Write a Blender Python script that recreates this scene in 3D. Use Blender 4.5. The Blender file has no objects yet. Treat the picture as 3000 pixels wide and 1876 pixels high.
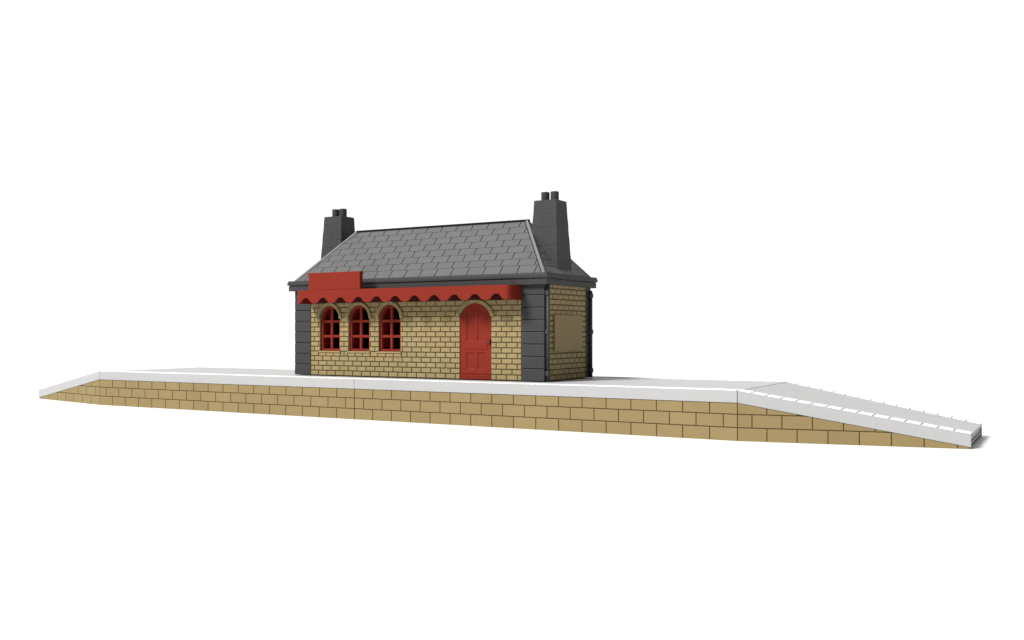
import bpy, bmesh, math
from mathutils import Vector, Matrix

S = 0.02                       # one platform stone is 2 cm long: the model is a toy
scene = bpy.context.scene
col = scene.collection

# ------------------------------------------------------------------ materials
def nd(nt, t, **kw):
    n = nt.nodes.new(t)
    for k, v in kw.items():
        setattr(n, k, v)
    return n

def plastic(name, rgb, rough=0.55, spec=0.25, vary=0.0, island=0.0, grain=0.0, gscale=900.0):
    m = bpy.data.materials.new(name); m.use_nodes = True
    nt = m.node_tree; b = nt.nodes['Principled BSDF']
    b.inputs['Roughness'].default_value = rough
    b.inputs['Specular IOR Level'].default_value = spec
    tc = nd(nt, 'ShaderNodeTexCoord')
    no = nd(nt, 'ShaderNodeTexNoise'); no.inputs['Scale'].default_value = 22.0; no.inputs['Detail'].default_value = 4.0
    nt.links.new(tc.outputs['Object'], no.inputs['Vector'])
    mr = nd(nt, 'ShaderNodeMapRange'); mr.inputs['From Min'].default_value = .3; mr.inputs['From Max'].default_value = .7
    mr.inputs['To Min'].default_value = 1 - vary; mr.inputs['To Max'].default_value = 1 + vary
    nt.links.new(no.outputs['Fac'], mr.inputs['Value'])
    ge = nd(nt, 'ShaderNodeNewGeometry')
    mi = nd(nt, 'ShaderNodeMapRange'); mi.inputs['To Min'].default_value = 1 - island; mi.inputs['To Max'].default_value = 1 + island
    nt.links.new(ge.outputs['Random Per Island'], mi.inputs['Value'])
    mu = nd(nt, 'ShaderNodeMath', operation='MULTIPLY')
    nt.links.new(mr.outputs[0], mu.inputs[0]); nt.links.new(mi.outputs[0], mu.inputs[1])
    vm = nd(nt, 'ShaderNodeVectorMath', operation='SCALE'); vm.inputs[0].default_value = rgb
    nt.links.new(mu.outputs[0], vm.inputs['Scale'])
    nt.links.new(vm.outputs[0], b.inputs['Base Color'])
    if grain:
        n2 = nd(nt, 'ShaderNodeTexNoise'); n2.inputs['Scale'].default_value = gscale; n2.inputs['Detail'].default_value = 3.0
        nt.links.new(tc.outputs['Object'], n2.inputs['Vector'])
        bp = nd(nt, 'ShaderNodeBump'); bp.inputs['Strength'].default_value = grain; bp.inputs['Distance'].default_value = 0.0002
        nt.links.new(n2.outputs['Fac'], bp.inputs['Height']); nt.links.new(bp.outputs[0], b.inputs['Normal'])
    return m

M = dict(
    brick=plastic('brick_plastic', (.292, .228, .110), .6, .12, .04, .06, .25),
    mortar=plastic('mortar_plastic', (.140, .104, .050), .8, .05),
    stone=plastic('stone_plastic', (.264, .198, .092), .6, .15, .03, .035, .15),
    joint=plastic('stone_joint', (.105, .072, .028), .8, .05),
    board=plastic('board_plastic', (.250, .190, .084), .6, .15, .01),
    dark=plastic('dark_grey_plastic', (.044, .044, .0455), .55, .18, .03, .03, .15),
    pipe=plastic('pipe_plastic', (.048, .048, .054), .5, .25, .02),
    groove=plastic('groove_black', (.008, .008, .009), .8, .05),
    slate=plastic('slate_plastic', (.122, .122, .123), .55, .2, .03, .03, .15),  # paler than the other greys: overhead light put into the colour
    cap=plastic('hip_cap_plastic', (.18, .18, .18), .5, .2, .02),
    red=plastic('red_plastic', (.205, .0205, .0110), .5, .12, .02),
    deep=plastic('deep_red_plastic', (.17, .013, .010), .6, .15, .02),
    awning_shade=plastic('awning_shade_red', (.045, .005, .004), .6, .1),  # darkened red: shade behind the valance put into the colour
    knob=plastic('knob_red', (.09, .01, .01), .5, .2),
    black=plastic('inside_shade_black', (.004, .004, .004), .9, .0),  # darkness of the unlit interior, put into the colour
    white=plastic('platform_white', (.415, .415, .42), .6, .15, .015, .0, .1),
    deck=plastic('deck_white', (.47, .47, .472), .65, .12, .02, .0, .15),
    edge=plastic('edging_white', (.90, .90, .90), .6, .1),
    under=plastic('platform_end_grey', (.42, .42, .42), .8, .05),  # even grey of the ramp end rib and panel
    ground=plastic('white_paper', (.86, .86, .86), .8, .05),
)

# ------------------------------------------------------------------ object helpers
def obj(name, bm, mat, parent=None, smooth=False, label=None, extra=()):
    bmesh.ops.recalc_face_normals(bm, faces=bm.faces[:])
    me = bpy.data.meshes.new(name); bm.to_mesh(me); bm.free()
    me.materials.append(mat)
    for e in extra: me.materials.append(e)
    if smooth:
        for p in me.polygons: p.use_smooth = True
    o = bpy.data.objects.new(name, me); col.objects.link(o)
    if parent is not None: o.parent = parent
    if label: o['label'] = label
    return o

def thing(name, loc, label, cat, group=None):
    o = bpy.data.objects.new(name, None); col.objects.link(o)
    o.empty_display_size = .02
    o.location = Vector(loc) * S
    o['label'] = label; o['category'] = cat
    if group: o['group'] = group
    global ORG
    ORG = Vector(loc)
    return o
ORG = Vector((0, 0, 0))

def V(bm, p):
    return bm.verts.new((Vector(p) - ORG) * S)

def hexa(bm, lo, hi, mi=0):
    """two quads (4 pts each, same winding) joined to a closed solid"""
    a = [V(bm, p) for p in lo]; b = [V(bm, p) for p in hi]
    fs = [bm.faces.new(a), bm.faces.new(b[::-1])]
    n = len(a)
    for i in range(n):
        fs.append(bm.faces.new((a[i], b[i], b[(i + 1) % n], a[(i + 1) % n])))
    for f in fs: f.material_index = mi
    return fs

def box(bm, x0, x1, y0, y1, z0, z1, mi=0):
    return hexa(bm, [(x0, y0, z0), (x1, y0, z0), (x1, y1, z0), (x0, y1, z0)],
                    [(x0, y0, z1), (x1, y0, z1), (x1, y1, z1), (x0, y1, z1)], mi)

def prism(bm, poly, f0, f1, mi=0):
    """poly = list of 2D points; f0/f1 map a 2D point to 3D for the two ends"""
    return hexa(bm, [f0(*p) for p in poly], [f1(*p) for p in poly], mi)

def inset_poly(poly, d):
    """move each edge of a convex CCW polygon inwards by d"""
    n = len(poly); out = []
    for i in range(n):
        p0, p1, p2 = Vector(poly[i - 1]), Vector(poly[i]), Vector(poly[(i + 1) % n])
        e1 = (p1 - p0).normalized(); e2 = (p2 - p1).normalized()
        n1 = Vector((-e1.y, e1.x)); n2 = Vector((-e2.y, e2.x))
        den = 1 + n1.dot(n2)
        if den < .15: out.append(tuple(p1)); continue
        out.append(tuple(p1 + (n1 + n2) * (d / den)))
    return out

def area(poly):
    return .5 * sum(poly[i - 1][0] * poly[i][1] - poly[i][0] * poly[i - 1][1] for i in range(len(poly)))

def clip(poly, a, b, c):
    """keep the side where a*x+b*y<=c"""
    out = []
    for i in range(len(poly)):
        p, q = poly[i - 1], poly[i]
        dp = a * p[0] + b * p[1] - c; dq = a * q[0] + b * q[1] - c
        if (dp <= 0) != (dq <= 0):
            t = dp / (dp - dq); out.append((p[0] + t * (q[0] - p[0]), p[1] + t * (q[1] - p[1])))
        if dq <= 0: out.append(q)
    # drop near duplicates
    r = []
    for p in out:
        if not r or (abs(p[0] - r[-1][0]) + abs(p[1] - r[-1][1])) > 1e-5: r.append(p)
    if len(r) > 1 and (abs(r[0][0] - r[-1][0]) + abs(r[0][1] - r[-1][1])) < 1e-5: r.pop()
    return r

def block(bm, poly, face, depth=.04, cham=.012, mi=0):
    """a raised block: poly in wall coords, face(x,z,d) -> 3D where d is the distance out of the wall"""
    if len(poly) < 3 or abs(area(poly)) < 1e-4: return
    if area(poly) < 0: poly = poly[::-1]
    top = inset_poly(poly, cham) if abs(area(poly)) > .01 else poly
    if area(top) <= 0: return
    a = [V(bm, face(x, z, -.02)) for x, z in poly]
    b = [V(bm, face(x, z, depth - cham * .8)) for x, z in poly]
    c = [V(bm, face(x, z, depth)) for x, z in top]
    n = len(poly)
    fs = [bm.faces.new(a[::-1]), bm.faces.new(c)]
    for i in range(n):
        j = (i + 1) % n
        fs.append(bm.faces.new((a[i], a[j], b[j], b[i]))); fs.append(bm.faces.new((b[i], b[j], c[j], c[i])))
    for f in fs: f.material_index = mi

def boolean(o, cutters):
    for c in cutters:
        md = o.modifiers.new('cut', 'BOOLEAN'); md.operation = 'DIFFERENCE'; md.solver = 'EXACT'; md.object = c
    bpy.context.view_layer.update()
    dg = bpy.context.evaluated_depsgraph_get()
    me = bpy.data.meshes.new_from_object(o.evaluated_get(dg))
    o.modifiers.clear(); old = o.data; o.data = me; me.name = old.name; bpy.data.meshes.remove(old)

def discard(objs):
    for c in objs:
        me = c.data; bpy.data.objects.remove(c); bpy.data.meshes.remove(me)

def bevel(o, w=.01, seg=2, ang=40):
    md = o.modifiers.new('soft_edges', 'BEVEL'); md.width = w * S; md.segments = seg
    md.limit_method = 'ANGLE'; md.angle_limit = math.radians(ang)
    return o

# ------------------------------------------------------------------ dimensions (in stones)
H, ZC = 1.78, 1.33             # deck height, underside of the fascia
W = 7.10                       # platform width
RX, RY, RZ = 7.25, 1.43, 1.265 # ramp: run, narrowing, drop
RL = math.hypot(RX, RY)
HS = .462                      # stone course

# ------------------------------------------------------------------ platform
def stone_courses(bm, x0, x1, face, first=0.0, top=None):
    """courses between x0 and x1; joints at whole numbers, second course shifted half a stone"""
    g = .016
    rows = [(0, HS), (HS, 2 * HS), (2 * HS, ZC)]
    for r, (z0, z1) in enumerate(rows):
        off = first + (.5 if r == 1 else 0)
        k = math.floor(x0 - off) - 1
        while off + k < x1:
            a, b = max(off + k, x0), min(off + k + 1, x1)
            k += 1
            if b - a < .06: continue
            ga = g; zz0 = z0 + (g if r else 0)
            poly = [(a + ga, zz0), (b - ga, zz0), (b - ga, z1 - g), (a + ga, z1 - g)]
            if top: poly = clip(poly, *top)
            if len(poly) < 3 or abs(area(poly)) < .008: continue
            block(bm, poly, face, .03, .010)

def section(x0, x1, label):
    t = thing('platform_section', ((x0 + x1) / 2, W / 2, 0), label, 'platform', 'straight platform sections end to end')
    e = .008
    bm = bmesh.new()
    box(bm, x0 + e, x1 - e, .05, W - .05, 0, ZC + .02)
    obj('core', bm, M['joint'], t)
    bm = bmesh.new()
    stone_courses(bm, x0, x1, lambda x, z, d: (x, .05 - d, z))
    obj('stone_wall', bm, M['stone'], t)
    bm = bmesh.new()
    stone_courses(bm, x0, x1, lambda x, z, d: (x, W - .05 + d, z))
    obj('stone_wall', bm, M['stone'], t)
    for y0, y1 in ((-.005, .14), (W - .14, W + .005)):
        bm = bmesh.new()
        box(bm, x0 + e, x1 - e, y0, y1, ZC, H - .015)
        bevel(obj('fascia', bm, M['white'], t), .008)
    bm = bmesh.new()
    box(bm, x0 + e, x1 - e, .14, W - .14, ZC + .02, H - .03)
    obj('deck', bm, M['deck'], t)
    n = 34
    for s in (0, 1):
        bm = bmesh.new()
        for i in range(n):
            a = x0 + (x1 - x0) * i / n; b = x0 + (x1 - x0) * (i + 1) / n
            y0, y1 = (-.02, .50) if s == 0 else (W - .50, W + .02)
            box(bm, a + .014, b - .014, y0, y1, H - .03, H)
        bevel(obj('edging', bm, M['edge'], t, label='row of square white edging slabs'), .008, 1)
    return t

section(0, 17, 'straight platform section left of the middle seam, under the arched windows')
section(17, 34, 'straight platform section right of the middle seam, under the red door')

def ramp(side, label):
    """side +1: right end, -1: left end"""
    mx = (lambda x: x) if side > 0 else (lambda x: 34 - x)
    t = thing('platform_ramp', (mx(34 + RX / 2), W / 2, 0), label, 'ramp', 'sloping platform end ramps')
    c, s = RX / RL, RY / RL
    sl = RZ / RL
    def face(x, z, d):                      # x along the front of the ramp, z up, d out of the wall
        dd = d - .05
        return (mx(34 + c * x + s * dd), s * x - c * dd, z)
    def back(x, z, d):
        dd = d - .05
        return (mx(34 + c * x + s * dd), W - s * x + c * dd, z)
    def P(u, y, z):                         # u in 0..1 along the ramp, y distance in from the front edge
        return (mx(34 + RX * u), RY * u + y, z)
    def Q(u, y, z):
        return (mx(34 + RX * u), W - RY * u - y, z)
    def zt(u): return H - RZ * u
    e = .002
    # core, closed wedge
    bm = bmesh.new()
    hexa(bm, [P(e, .05, 0), P(.995, .05, 0), Q(.995, .05, 0), Q(e, .05, 0)],
             [P(e, .05, ZC), P(.995, .05, ZC - RZ * .995), Q(.995, .05, ZC - RZ * .995), Q(e, .05, ZC)])
    obj('core', bm, M['joint'], t)
    for f, nm in ((face, 'stone_wall'), (back, 'stone_wall')):
        bm = bmesh.new()
        stone_courses(bm, 0, RL - .02, f, top=(sl, 1, ZC - .004))
        obj(nm, bm, M['stone'], t)
    for F in (P, Q):
        bm = bmesh.new()
        hexa(bm, [F(e, -.005, ZC), F(1, -.005, ZC - RZ), F(1, .14, ZC - RZ), F(e, .14, ZC)],
                 [F(e, -.005, H - .015), F(1, -.005, H - RZ - .015), F(1, .14, H - RZ - .015), F(e, .14, H - .015)])
        bevel(obj('fascia', bm, M['white'], t), .008)
    bm = bmesh.new()
    hexa(bm, [P(.006, .14, ZC + .02), P(1, .14, ZC - RZ + .3), Q(1, .14, ZC - RZ + .3), Q(.006, .14, ZC + .02)],
             [P(.006, .14, H - .035), P(1, .14, H - RZ - .035), Q(1, .14, H - RZ - .035), Q(.006, .14, H - .035)])
    obj('deck', bm, M['deck'], t)
    n = 15
    for F in (P, Q):
        bm = bmesh.new()
        for i in range(n):
            a, b = i / n + (.0045 if F is P else .003), (i + 1) / n - (.0045 if F is P else .003)
            if i == n - 1: b = 1.0
            lo = [F(a, -.02, zt(a) - .03), F(b, -.02, zt(b) - .03), F(b, .50, zt(b) - .03), F(a, .50, zt(a) - .03)]
            hexa(bm, lo, [(p[0], p[1], p[2] + .035) for p in lo])
        bevel(obj('edging', bm, M['edge'], t, label='row of square white edging slabs'), .008, 1)
    # hollow end: frame with one rib across
    bm = bmesh.new()
    ze = H - RZ
    def E(y, z, d): return (mx(34 + RX * (1 - d)), y, z)
    y0, y1 = RY + .14, W - RY - .14
    for za, zb, d in ((.02, .07, .0), (.14, .20, .002)):
        hexa(bm, [E(y0, za, .012), E(y1, za, .012), E(y1, za, d), E(y0, za, d)],
                 [E(y0, zb, .012), E(y1, zb, .012), E(y1, zb, d), E(y0, zb, d)])
    obj('end_rib', bm, M['under'], t)
    bm = bmesh.new()
    hexa(bm, [E(y0, 0, .014), E(y1, 0, .014), E(y1, 0, .008), E(y0, 0, .008)],
             [E(y0, ze - .2, .014), E(y1, ze - .2, .014), E(y1, ze - .2, .008), E(y0, ze - .2, .008)])
    obj('end_panel', bm, M['under'], t)
    return t

ramp(1, 'white topped platform end ramp sloping down to the ground right of the station building')
ramp(-1, 'white topped platform end ramp sloping down at the far left end, away from building')

# ------------------------------------------------------------------ station building
YB = 1.65                      # front of the building
XL, XBL, XBR, XR = 12.04, 13.035, 24.44, 25.53
YK = 5.95                      # back of the building
CX, CY = 18.78, 3.80
ZT = 5.78
hut = thing('station_building', (CX, CY, H),
            'small yellow brick station building with grey hipped slate roof and two chimneys, on platform', 'station')
base = H
BH, BP = .2245, .511           # brick course and pitch

def arch_pts(cx, hw, spring, rise, n=20, off=0.0):
    R = (hw * hw + rise * rise) / (2 * rise); cz = spring + rise - R
    a0 = math.asin(min(1, hw / R)) if rise <= hw else math.pi - math.asin(hw / R)
    return [(cx + (R + off) * math.sin(a), cz + (R + off) * math.cos(a)) for a in [a0 - 2 * a0 * i / n for i in range(n + 1)]]

def opening(cx, hw, z0, spring, rise, n=20):
    return [(cx - hw, z0), (cx + hw, z0)] + arch_pts(cx, hw, spring, rise, n)

def cutter(poly, y0, y1):
    bm = bmesh.new(); prism(bm, poly, lambda x, z: (x, y0, z), lambda x, z: (x, y1, z))
    return obj('cutter', bm, M['black'], hut)

WIN = [(14.19, .585), (15.92, .595), (17.66, .600)]
WZ0, WSP = 2.925, 4.425
DCX, DHW, DSP, DR = 22.19, .79, 4.45, .57

# --- front wall
bm = bmesh.new()
box(bm, XL + .3, XR - .3, YB + .05, YB + .45, base, ZT)
back_front = obj('wall_core', bm, M['mortar'], hut)
cut = [cutter(opening(x, hw, WZ0, WSP, hw), YB - .5, YB + .7) for x, hw in WIN]
cut.append(cutter(opening(DCX, DHW, base - .2, DSP, DR), YB - .5, YB + .7))
boolean(back_front, cut)
bm = bmesh.new()
r = 0; z = base + .008
while z < ZT:
    j0 = 13.51 if r % 2 == 0 else 13.2545
    k = -2
    while True:
        a, b = j0 + BP * k, j0 + BP * (k + 1); k += 1
        if a > XBR: break
        a, b = max(a, XBL), min(b, XBR)
        if b - a < .06: continue
        g = .019
        block(bm, [(a + g, z + g), (b - g, z + g), (b - g, z + BH - g), (a + g, z + BH - g)], lambda x, q, d: (x, YB + .05 - d, q), .05, .016)
    z += BH; r += 1
bricks = obj('brick_wall', bm, M['brick'], hut, label='front wall of yellow bricks with arched openings')
cut2 = [cutter(opening(x, hw + .02, WZ0, WSP, hw + .02), YB - .5, YB + .7) for x, hw in WIN]
cut2.append(cutter(opening(DCX, DHW + .01, base - .2, DSP, DR + .01), YB - .5, YB + .7))
for x, hw in WIN:
    cut2.append(cutter([(x - hw - .09, 2.68), (x + hw + .09, 2.68), (x + hw + .09, 2.935), (x - hw - .09, 2.935)], YB - .5, YB + .06))
boolean(bricks, cut2)
discard(cut); discard(cut2)

# --- right, left and back walls
def side_wall(xf, sx, nm='brick_wall'):
    bm = bmesh.new()
    x0, x1 = sorted((xf - sx * .05, xf - sx * .45))
    box(bm, x0, x1, YB + .45, YK - .45, base, ZT)
    obj('wall_core', bm, M['mortar'], hut)
    bm = bmesh.new(); z = base + .008; r = 0
    while z < ZT:
        j0 = 2.05 if r % 2 == 0 else 1.80
        for k in range(-1, 10):
            a, b = max(j0 + .5 * k, 2.0), min(j0 + .5 * (k + 1), 5.45)
            if b - a < .06: continue
            g = .024
            block(bm, [(a + g, z + g), (b - g, z + g), (b - g, z + BH - g), (a + g, z + BH - g)],
                  lambda y, q, d: (xf - sx * .05 + sx * d, y, q), .05, .016)
        z += BH; r += 1
    obj(nm, bm, M['brick'], hut)
side_wall(25.55, 1)
side_wall(12.02, -1)
bm = bmesh.new()
box(bm, XL + .3, XR - .3, YK - .45, YK - .05, base, ZT)
obj('wall_core', bm, M['mortar'], hut)
bm = bmesh.new(); z = base + .008; r = 0
while z < ZT:
    for k in range(-1, 25):
        a = max(13.25 + BP * k + (.2555 if r % 2 else 0), XBL); b = min(13.25 + BP * (k + 1) + (.2555 if r % 2 else 0), XBR)
        if b - a < .06: continue
        block(bm, [(a + .024, z + .024), (b - .024, z + .024), (b - .024, z + BH - .024), (a + .024, z + BH - .024)],
              lambda x, q, d: (x, YK - .05 + d, q), .05, .016)
    z += BH; r += 1
obj('brick_wall', bm, M['brick'], hut)
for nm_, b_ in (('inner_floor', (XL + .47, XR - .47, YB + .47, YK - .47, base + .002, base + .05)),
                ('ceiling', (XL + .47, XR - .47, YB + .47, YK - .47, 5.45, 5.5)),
                ('inner_shade_panel', (XL + .5, XR - .5, YK - .52, YK - .48, base + .06, 5.44)),
                ('inner_shade_panel', (XL + .47, XL + .50, YB + .5, YK - .53, base + .06, 5.44))):
    bm = bmesh.new(); box(bm, *b_); obj(nm_, bm, M['black'], hut)  # added black panels: the dark inside is put into their colour

# --- corner quoins
def quoin(x0, x1, y0, y1):
    bm = bmesh.new()
    q = .505; z = base + .005; g = .012
    box(bm, x0 + .02, x1 - .02, y0 + .02, y1 - .02, base, ZT, 1)
    while z < ZT - .05:
        box(bm, x0, x1, y0, y1, z + (g if z > base + .1 else 0), min(z + q, ZT) - g, 0)
        z += q
    bevel(obj('corner_quoin', bm, M['dark'], hut, extra=(M['groove'],)), .022, 2)
quoin(XL, XBL, YB - .005, 2.02)
quoin(XBR, XR - .02, YB - .005, 2.0)
quoin(XL, XBL, 5.46, YK)
quoin(XBR, XR + .02, 5.46, YK)

# --- drainpipes on the right side
def cyl(bm, cx, cy, z0, z1, r, n=24, r1=None):
    r1 = r if r1 is None else r1
    lo = [(cx + r * math.cos(2 * math.pi * i / n), cy + r * math.sin(2 * math.pi * i / n), z0) for i in range(n)]
    hi = [(cx + r1 * math.cos(2 * math.pi * i / n), cy + r1 * math.sin(2 * math.pi * i / n), z1) for i in range(n)]
    hexa(bm, lo, hi)

def drainpipe(cx, cy, top):
    bm = bmesh.new(); cyl(bm, cx, cy, base, top, .075)
    box(bm, cx - .16, cx, cy - .03, cy + .03, base + .1, top - .1)
    p = obj('drainpipe', bm, M['pipe'], hut)
    for f in p.data.polygons: f.use_smooth = len(f.vertices) == 4 and abs(f.normal.z) < .1
    for z in (2.0, 3.70, 5.30):
        b2 = bmesh.new(); cyl(b2, cx, cy, z, z + .2, .112)
        box(b2, cx - .16, cx, cy - .1, cy + .1, z + .02, z + .18)
        bevel(obj('pipe_collar', b2, M['pipe'], p), .015)
drainpipe(25.60, 1.80, ZT)
drainpipe(25.62, 5.80, 5.62)

# --- eaves: two stepped bands all round
bm = bmesh.new()
x0, x1, y0, y1 = 11.84, 25.72, 1.45, 6.16
prof = [(-.30, 5.74), (0, 5.74), (0, 5.955), (-.02, 5.975), (-.02, 5.995), (.05, 6.01), (.055, 6.10), (.035, 6.12), (.02, 6.21), (-.24, 6.21)]
rings = []
for o_, z in prof:
    rings.append([V(bm, p) for p in ((x0 - o_, y0 - o_, z), (x1 + o_, y0 - o_, z), (x1 + o_, y1 + o_, z), (x0 - o_, y1 + o_, z))])
for i in range(len(rings)):
    a, b = rings[i], rings[(i + 1) % len(rings)]
    for k in range(4):
        bm.faces.new((a[k], a[(k + 1) % 4], b[(k + 1) % 4], b[k]))
obj('eaves_gutter', bm, M['dark'], hut)

# --- roof
RX0, RX1, RY0, RY1, RZ0 = 12.04, 25.52, 1.65, 5.96, 6.21
GX0, GX1, GY, GZ = 14.03, 23.52, 3.805, 8.66
bm = bmesh.new()
k = .035
bv = [V(bm, p) for p in ((RX0, RY0, RZ0 - k), (RX1, RY0, RZ0 - k), (RX1, RY1, RZ0 - k), (RX0, RY1, RZ0 - k), (GX0, GY, GZ - k), (GX1, GY, GZ - k))]
for f in ((0, 1, 5, 4), (1, 2, 5), (2, 3, 4, 5), (3, 0, 4), (0, 3, 2, 1)): bm.faces.new([bv[i] for i in f])
roof = obj('roof', bm, M['groove'], hut)

ZR = [6.21, 6.565, 6.86, 7.16, 7.46, 7.76, 8.06, 8.36, 8.66]
def slates(A, B, C, D, offs, pitch=.825, name='slates'):
    """A,B eave ends, C,D top ends (may coincide); courses of slates clipped to that shape"""
    A, B, C, D = map(Vector, (A, B, C, D))
    ux = (B - A).normalized(); mid = (C + D) / 2
    up = (mid - A); up = (up - ux * up.dot(ux)); L = up.length; up.normalize()
    nrm = ux.cross(up).normalized()
    loc = lambda p: ((p - A).dot(ux), (p - A).dot(up))
    quad = [loc(A), loc(B), loc(C), loc(D)]
    bm = bmesh.new()
    bnd = [(z - 6.21) / 2.45 * L for z in ZR]
    for r in range(8):
        v0, v1 = bnd[r], bnd[r + 1]
        j0 = offs[r]
        n0 = int(math.floor((0 - j0) / pitch)) - 1
        for q in range(n0, n0 + 24):
            a, b = j0 + q * pitch, j0 + (q + 1) * pitch
            g = .019
            poly = [(a + g, v0), (b - g, v0), (b - g, v1 + .02), (a + g, v1 + .02)]
            for i in range(4):
                p, w = quad[i], quad[(i + 1) % 4]
                e = (w[0] - p[0], w[1] - p[1])
                if math.hypot(*e) < 1e-4: continue
                l_ = math.hypot(*e); ins = .13 if i in (1, 3) else 0
                poly = clip(poly, e[1] / l_, -e[0] / l_, (e[1] * p[0] - e[0] * p[1]) / l_ - ins)
                if len(poly) < 3: break
            if len(poly) < 3 or abs(area(poly)) < .004: continue
            def lift(v, base_):            # lower edge of each slate stands proud of the course below
                return base_ + .015 * (1 - (v - v0) / (v1 - v0 + .02))
            lo = [A + ux * x + up * y - nrm * .030 for x, y in poly]
            hi = [A + ux * x + up * y + nrm * lift(y, -.004) for x, y in poly]
            hexa(bm, lo, hi)
    return obj(name, bm, M['slate'], roof)
def fo(start, x_origin):
    return [start[r] - x_origin for r in range(8)]
front_off = [20.90, 20.76] + [20.76 + (.4125 if i % 2 == 0 else 0) for i in range(6)]
slates((RX0, RY0, RZ0), (RX1, RY0, RZ0), (GX1, GY, GZ), (GX0, GY, GZ), fo(front_off, RX0), name='slate_slope')
so = [.2 + (.4125 if i % 2 else 0) for i in range(8)]
slates((RX1, RY0, RZ0), (RX1, RY1, RZ0), (GX1, GY, GZ), (GX1, GY, GZ), so, name='slate_slope')
slates((RX1, RY1, RZ0), (RX0, RY1, RZ0), (GX0, GY, GZ), (GX1, GY, GZ), so, name='slate_slope')
slates((RX0, RY1, RZ0), (RX0, RY0, RZ0), (GX0, GY, GZ), (GX0, GY, GZ), so, name='slate_slope')

def strip(p, q, w, h, mat, name, n1, n2):
    """folded capping along an edge: lies on the two planes with outward directions n1,n2 (tangent, away from the edge)"""
    p, q = Vector(p), Vector(q); n1, n2 = Vector(n1).normalized(), Vector(n2).normalized()
    up = -(n1 + n2).normalized()
    sec = lambda o_: [o_ + n1 * w - up * .02, o_ + n1 * w + up * h * .6, o_ + up * h, o_ + n2 * w + up * h * .6, o_ + n2 * w - up * .02]
    bm = bmesh.new(); hexa(bm, sec(p), sec(q)); return bevel(obj(name, bm, mat, roof), .01)
def tang(p, q, toward):
    p, q, toward = Vector(p), Vector(q), Vector(toward); e = (q - p).normalized(); d = toward - p
    return d - e * d.dot(e)
corners = [((RX0, RY0, RZ0), (GX0, GY, GZ)), ((RX1, RY0, RZ0), (GX1, GY, GZ)), ((RX1, RY1, RZ0), (GX1, GY, GZ)), ((RX0, RY1, RZ0), (GX0, GY, GZ))]
for i, (p, q) in enumerate(corners):
    pn = corners[(i + 1) % 4][0]; pp = corners[i - 1][0]
    strip(p, q, .095, .05, M['cap'], 'hip_cap', tang(p, q, pn), tang(p, q, pp))
strip((GX0 - .03, GY, GZ), (GX1 + .12, GY, GZ), .07, .06, M['groove'], 'ridge_cap', (0, -2.15, -2.45), (0, 2.15, -2.45))

# --- chimneys
def chimney(mir):
    mx = (lambda x: x) if not mir else (lambda x: 2 * CX - x)
    zt, zb = 9.433, 6.33
    xi, xo, hy = 24.115, 25.174, .482
    t = .161 / 2.96; ty = .19 / 2.96; cy = 3.83
    bm = bmesh.new(); n = 8; hgt = (zt - zb) / n
    def rect(z, s=0.0):
        d = zt - z
        return (xi - t * d + s, xo + t * d - s, cy - hy - ty * d + s, cy + hy + ty * d - s)
    def slab(z0, z1, s0, fx=(0, 1), mi=0, g=0.0):
        a = rect(z0, s0); b = rect(z1, s0)
        la = [a[0] + (a[1] - a[0]) * f for f in fx]; lb = [b[0] + (b[1] - b[0]) * f for f in fx]
        if fx[0] > 0: la[0] += g; lb[0] += g
        if fx[1] < 1: la[1] -= g; lb[1] -= g
        hexa(bm, [(mx(la[0]), a[2], z0), (mx(la[1]), a[2], z0), (mx(la[1]), a[3], z0), (mx(la[0]), a[3], z0)],
                 [(mx(lb[0]), b[2], z1), (mx(lb[1]), b[2], z1), (mx(lb[1]), b[3], z1), (mx(lb[0]), b[3], z1)], mi)
    slab(zb, zt - .01, .003)
    for i in range(n):
        z0 = zb + hgt * i + (.004 if i else 0); z1 = zb + hgt * (i + 1) - (.002 if i < n - 1 else 0)
        step = -.010 if i % 2 else .0
        parts = ((0, .42), (.42, 1)) if i % 2 else ((0, .22), (.22, .78), (.78, 1))
        for fx in parts: slab(z0, z1, step * .5, fx, 0, .003)
    c = bevel(obj('chimney', bm, M['dark'], hut), .008, 1)
    for f in (.27, .70):
        b2 = bmesh.new(); px, py = mx(xi + (xo - xi) * f), cy
        cyl(b2, px, py, zt - .05, zt + .40, .182)
        bevel(obj('chimney_pot', b2, M['dark'], c), .025, 3, 30)
chimney(False)
chimney(True)

# --- windows
def arch_bricks(cx, hw, spring, rise, th, n, parent, proud=.08, drop=.03):
    inner = arch_pts(cx, hw, spring, rise, n, .004); outer = arch_pts(cx, hw, spring, rise, n, th)
    bm = bmesh.new()
    for i in range(n):
        def lerp(p, q, s): return (p[0] + (q[0] - p[0]) * s, p[1] + (q[1] - p[1]) * s)
        g = .05
        poly = [lerp(inner[i], inner[i + 1], g), lerp(outer[i], outer[i + 1], g), lerp(outer[i], outer[i + 1], 1 - g), lerp(inner[i], inner[i + 1], 1 - g)]
        block(bm, poly, lambda x, q, d: (x, YB - d, q), proud, .014)
    # continuous backing between the small bricks
    for i in range(n):
        prism(bm, [inner[i], outer[i], outer[i + 1], inner[i + 1]], lambda x, q: (x, YB + .04, q), lambda x, q: (x, YB - proud + .035, q))
    return obj('brick_arch', bm, M['brick'], parent)

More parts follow.
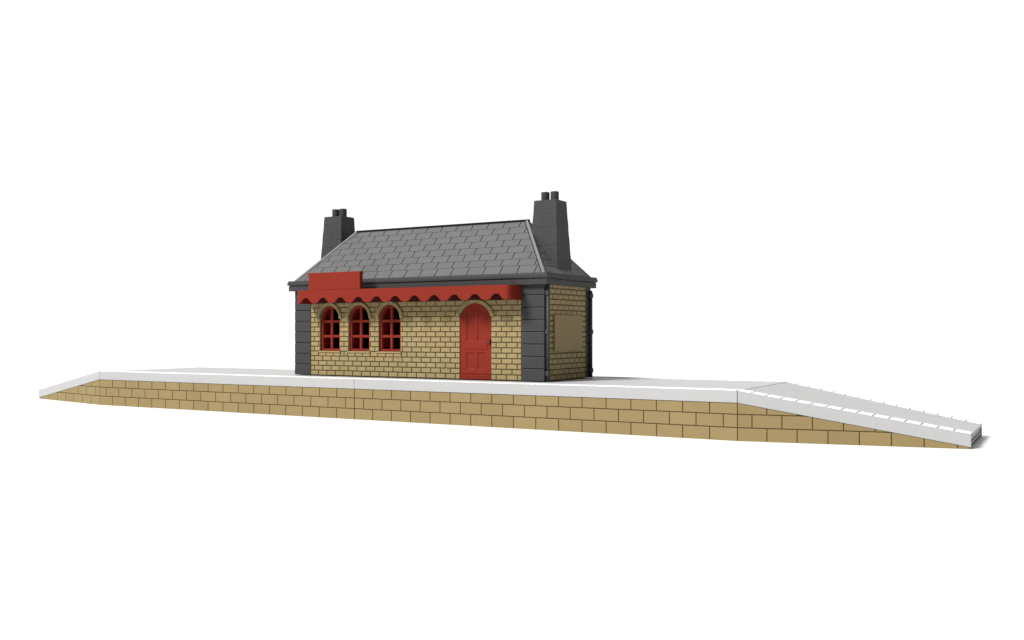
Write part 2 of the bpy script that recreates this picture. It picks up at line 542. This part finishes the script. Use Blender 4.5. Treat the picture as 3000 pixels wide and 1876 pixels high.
def ring(bm, o, i, y0, y1, mi=0):
    n = len(o)
    a = [V(bm, (x, y0, z)) for x, z in o]; b = [V(bm, (x, y0, z)) for x, z in i]
    c = [V(bm, (x, y1, z)) for x, z in o]; d = [V(bm, (x, y1, z)) for x, z in i]
    for k in range(n):
        j = (k + 1) % n
        for f in ((a[k], a[j], b[j], b[k]), (c[k], d[k], d[j], c[j]), (a[k], c[k], c[j], a[j]), (b[k], b[j], d[j], d[k])):
            bm.faces.new(f).material_index = mi

for cx, hw in WIN:
    yf = YB + .115
    bm = bmesh.new()
    o = opening(cx, hw - .002, WZ0 + .002, WSP, hw - .002, 28)
    inn = opening(cx, hw - .10, WZ0 + .11, WSP, hw - .10, 28)
    ring(bm, o, inn, yf, yf + .14)
    w = obj('window', bm, M['red'], hut)
    bm = bmesh.new()
    box(bm, cx - .065, cx + .065, yf + .02, yf + .12, WZ0 + .09, WSP + hw - .08)
    for zc in (3.605, 4.295):
        box(bm, cx - hw + .08, cx - .065, yf + .025, yf + .115, zc - .06, zc + .06)
        box(bm, cx + .065, cx + hw - .08, yf + .025, yf + .115, zc - .06, zc + .06)
    bevel(obj('glazing_bar', bm, M['red'], w), .01, 1)
    bm = bmesh.new()
    o2 = opening(cx, hw - .03, WZ0 + .03, WSP, hw - .03, 28); i2 = opening(cx, hw - .09, WZ0 + .10, WSP, hw - .09, 28)
    ring(bm, o2, i2, yf + .14, yf + .62)
    obj('window_lining', bm, M['deep'], w)
    arch_bricks(cx, hw + .005, WSP, hw + .005, .15, 15, w)
    bm = bmesh.new()
    box(bm, cx - hw - .06, cx + hw + .05, YB - .045, YB + .125, WZ0 - .075, WZ0 - .003)
    sl = obj('sill', bm, M['brick'], w); bevel(sl, .012)
    bm = bmesh.new(); sw = (2 * hw + .12) / 3
    for q in range(3):
        a = cx - hw - .06 + sw * q
        block(bm, [(a + .02, 2.70), (a + sw - .02, 2.70), (a + sw - .02, 2.84), (a + .02, 2.84)], lambda x, q_, d: (x, YB + .05 - d, q_), .06, .014)
    obj('sill_brick', bm, M['brick'], w)

# --- door
yd = YB + .05
bm = bmesh.new()
prism(bm, opening(DCX, DHW - .002, base + .005, DSP, DR, 28), lambda x, z: (x, yd, z), lambda x, z: (x, yd + .12, z))
door = obj('door', bm, M['red'], hut)
L0, L1, R0, R1 = DCX - .47, DCX - .06, DCX + .09, DCX + .50
def pc(poly, d=.030):
    b_ = bmesh.new(); prism(b_, poly, lambda x, z: (x, yd - .2, z), lambda x, z: (x, yd + d, z)); return obj('cutter', b_, M['black'], hut)
arc = lambda x: DSP - .05 + math.sqrt(max(0, .60 ** 2 - (x - DCX) ** 2)) * .72
cs = []
for a, b in ((L0, L1), (R0, R1)):
    xs = [b - (b - a) * i / 8 for i in range(9)]
    cs.append(pc([(a, 3.42), (b, 3.42)] + [(x, arc(x)) for x in xs]))
    cs.append(pc([(a, 2.22), (b, 2.22), (b, 2.92), (a, 2.92)]))
boolean(door, cs); discard(cs)
door.data.materials.clear(); door.data.materials.append(M['red'])
bevel(door, .014, 2)
bm = bmesh.new()
box(bm, DCX - .52, DCX + .60, yd - .020, yd + .002, 3.07, 3.36)
bevel(obj('lock_rail', bm, M['red'], door), .012)
bm = bmesh.new()
hexa(bm, [(DCX - .77, yd - .02, base + .02), (DCX + .77, yd - .02, base + .02), (DCX + .77, yd + .002, base + .02), (DCX - .77, yd + .002, base + .02)],
         [(DCX - .77, yd - .045, base + .20), (DCX + .77, yd - .045, base + .20), (DCX + .77, yd + .002, base + .20), (DCX - .77, yd + .002, base + .20)])
box(bm, DCX - .77, DCX + .77, yd - .02, yd + .002, base + .25, base + .33)
bevel(obj('kick_board', bm, M['red'], door), .01)
bm = bmesh.new()
box(bm, DCX + .69, DCX + .75, yd - .07, yd + .002, 3.24, 3.50)
box(bm, DCX + .64, DCX + .75, yd - .09, yd - .04, 3.33, 3.39)
bevel(obj('door_handle', bm, M['knob'], door), .012)
arch_bricks(DCX, DHW + .01, DSP, DR + .01, .16, 17, door)

# --- awning with scalloped valance
ya, xa0, xa1, rr = .65, 13.035, 24.44, .20
path = [(xa0, YB - .02), (xa0, ya + rr)]
N = 8
path += [(xa0 + rr - rr * math.cos(math.pi / 2 * i / N), ya + rr - rr * math.sin(math.pi / 2 * i / N)) for i in range(1, N + 1)]
M_ = 280
path += [(xa0 + rr + (xa1 - xa0 - 2 * rr) * i / M_, ya) for i in range(1, M_)]
path += [(xa1 - rr + rr * math.sin(math.pi / 2 * i / N), ya + rr - rr * math.cos(math.pi / 2 * i / N)) for i in range(0, N + 1)]
path += [(xa1, YB - .02)]
def zlow(x):
    lo, hi, n0, p = 5.112, 5.365, 13.612, 1.02
    if x < n0 - p / 2 or x > n0 + 10.5 * p: return lo
    c = .5 + .5 * math.cos(2 * math.pi * (x - n0) / p)
    return lo + (hi - lo) * (1 - (1 - c ** 1.8) ** 1.6)
ZA = 5.715
bm = bmesh.new(); o_, i_ = [], []
for k, (x, y) in enumerate(path):
    p0 = path[max(k - 1, 0)]; p1 = path[min(k + 1, len(path) - 1)]
    tx, ty = p1[0] - p0[0], p1[1] - p0[1]; l = math.hypot(tx, ty); nx, ny = -ty / l, tx / l
    zl = zlow(x) if y < ya + rr * .99 else 5.112
    o_.append((V(bm, (x, y, ZA)), V(bm, (x, y, zl)))); i_.append((V(bm, (x + nx * .09, y + ny * .09, ZA - .05)), V(bm, (x + nx * .09, y + ny * .09, zl))))
for k in range(len(path) - 1):
    a, b, c, d = o_[k], o_[k + 1], i_[k], i_[k + 1]
    for f in ((a[0], b[0], b[1], a[1]), (c[0], c[1], d[1], d[0]), (a[1], b[1], d[1], c[1])): bm.faces.new(f)
top = [bm.faces.new([v[0] for v in o_])]
bot = bm.faces.new([v[0] for v in i_][::-1])
for a, c in ((o_[0], i_[0]), (o_[-1], i_[-1])): bm.faces.new((a[0], a[1], c[1], c[0]))
aw = obj('awning', bm, M['red'], hut, label='red awning with scalloped lower edge')
bm = bmesh.new()
box(bm, xa0 + .1, xa1 - .1, YB - .16, YB - .01, 5.15, ZA - .06)
obj('awning_shade_backing', bm, M['awning_shade'], hut)  # backing strip behind the scallops, coloured dark for the shade in there
bm = bmesh.new()
box(bm, 13.78, 16.775, ya + .004, ya + .225, ZA + .001, 6.505)
bevel(obj('sign_board', bm, M['red'], hut, label='blank red sign board standing on the awning'), .018)

# --- blank notice board on the right wall
bm = bmesh.new()
box(bm, 25.552, 25.63, 2.37, 4.93, 2.985, 4.51)
bevel(obj('notice_board', bm, M['board'], hut, label='blank yellow notice board on the side wall'), .015)

# ------------------------------------------------------------------ ground
ORG = Vector((0, 0, 0))
bm = bmesh.new()
f = [V(bm, p) for p in ((-450, -450, 0), (500, -450, 0), (500, 500, 0), (-450, 500, 0))]
bm.faces.new(f)
g = obj('ground', bm, M['ground']); g['kind'] = 'structure'

# ------------------------------------------------------------------ light
world = bpy.data.worlds.new('World'); scene.world = world; world.use_nodes = True
nt = world.node_tree; bg = nt.nodes['Background']
tc = nd(nt, 'ShaderNodeTexCoord')
dt = nd(nt, 'ShaderNodeVectorMath', operation='DOT_PRODUCT'); dt.inputs[1].default_value = (-.60, .80, 0)
nt.links.new(tc.outputs['Generated'], dt.inputs[0])
m1 = nd(nt, 'ShaderNodeMapRange', interpolation_type='SMOOTHSTEP')
m1.inputs['From Min'].default_value = .15; m1.inputs['From Max'].default_value = .70
m1.inputs['To Min'].default_value = .13; m1.inputs['To Max'].default_value = 1.06
nt.links.new(dt.outputs['Value'], m1.inputs['Value'])
sx = nd(nt, 'ShaderNodeSeparateXYZ'); nt.links.new(tc.outputs['Generated'], sx.inputs[0])
m2 = nd(nt, 'ShaderNodeMapRange', interpolation_type='SMOOTHSTEP')
m2.inputs['From Min'].default_value = .45; m2.inputs['From Max'].default_value = .9
m2.inputs['To Min'].default_value = 0; m2.inputs['To Max'].default_value = .25
nt.links.new(sx.outputs['Z'], m2.inputs['Value'])
ad = nd(nt, 'ShaderNodeMath', operation='ADD'); nt.links.new(m1.outputs[0], ad.inputs[0]); nt.links.new(m2.outputs[0], ad.inputs[1])
nt.links.new(ad.outputs[0], bg.inputs['Strength']); bg.inputs['Color'].default_value = (1, 1, 1, 1)

ld = bpy.data.lights.new('key_lamp', 'AREA'); ld.shape = 'DISK'; ld.size = 2000 * S
dist = 6000
ld.energy = 1.5 * math.pi ** 2 * (dist * S) ** 2
ld.color = (1, .99, .97)
lo = bpy.data.objects.new('key_lamp', ld); col.objects.link(lo)
tgt = Vector((19, 1.6, 3)); dirv = Vector((-.36, -.72, .72)).normalized()
lo.location = (tgt + dirv * dist) * S
lo.rotation_euler = dirv.to_track_quat('Z', 'Y').to_euler()

# ------------------------------------------------------------------ camera
cd = bpy.data.cameras.new('camera'); cam = bpy.data.objects.new('camera', cd); col.objects.link(cam)
cd.sensor_fit = 'HORIZONTAL'; cd.sensor_width = 36; cd.lens = 36 * 2849.7621 / 3000
cd.clip_start = .01; cd.clip_end = 500
yaw, pitch, roll = .5257, .0118, -.0009
fw = Vector((-math.sin(yaw) * math.cos(pitch), math.cos(yaw) * math.cos(pitch), math.sin(pitch)))
r_ = Vector((math.cos(yaw), math.sin(yaw), 0)); u_ = r_.cross(fw)
c_, s_ = math.cos(roll), math.sin(roll)
r2 = r_ * c_ + u_ * s_; u2 = -r_ * s_ + u_ * c_
mt = Matrix((( r2.x, u2.x, -fw.x), (r2.y, u2.y, -fw.y), (r2.z, u2.z, -fw.z))).to_4x4()
mt.translation = Vector((44.2187, -33.2146, 3.8185)) * S
cam.matrix_world = mt
scene.camera = cam

scene.view_settings.view_transform = 'Standard'
scene.view_settings.look = 'None'
scene.view_settings.exposure = 0
scene.view_settings.gamma = 1
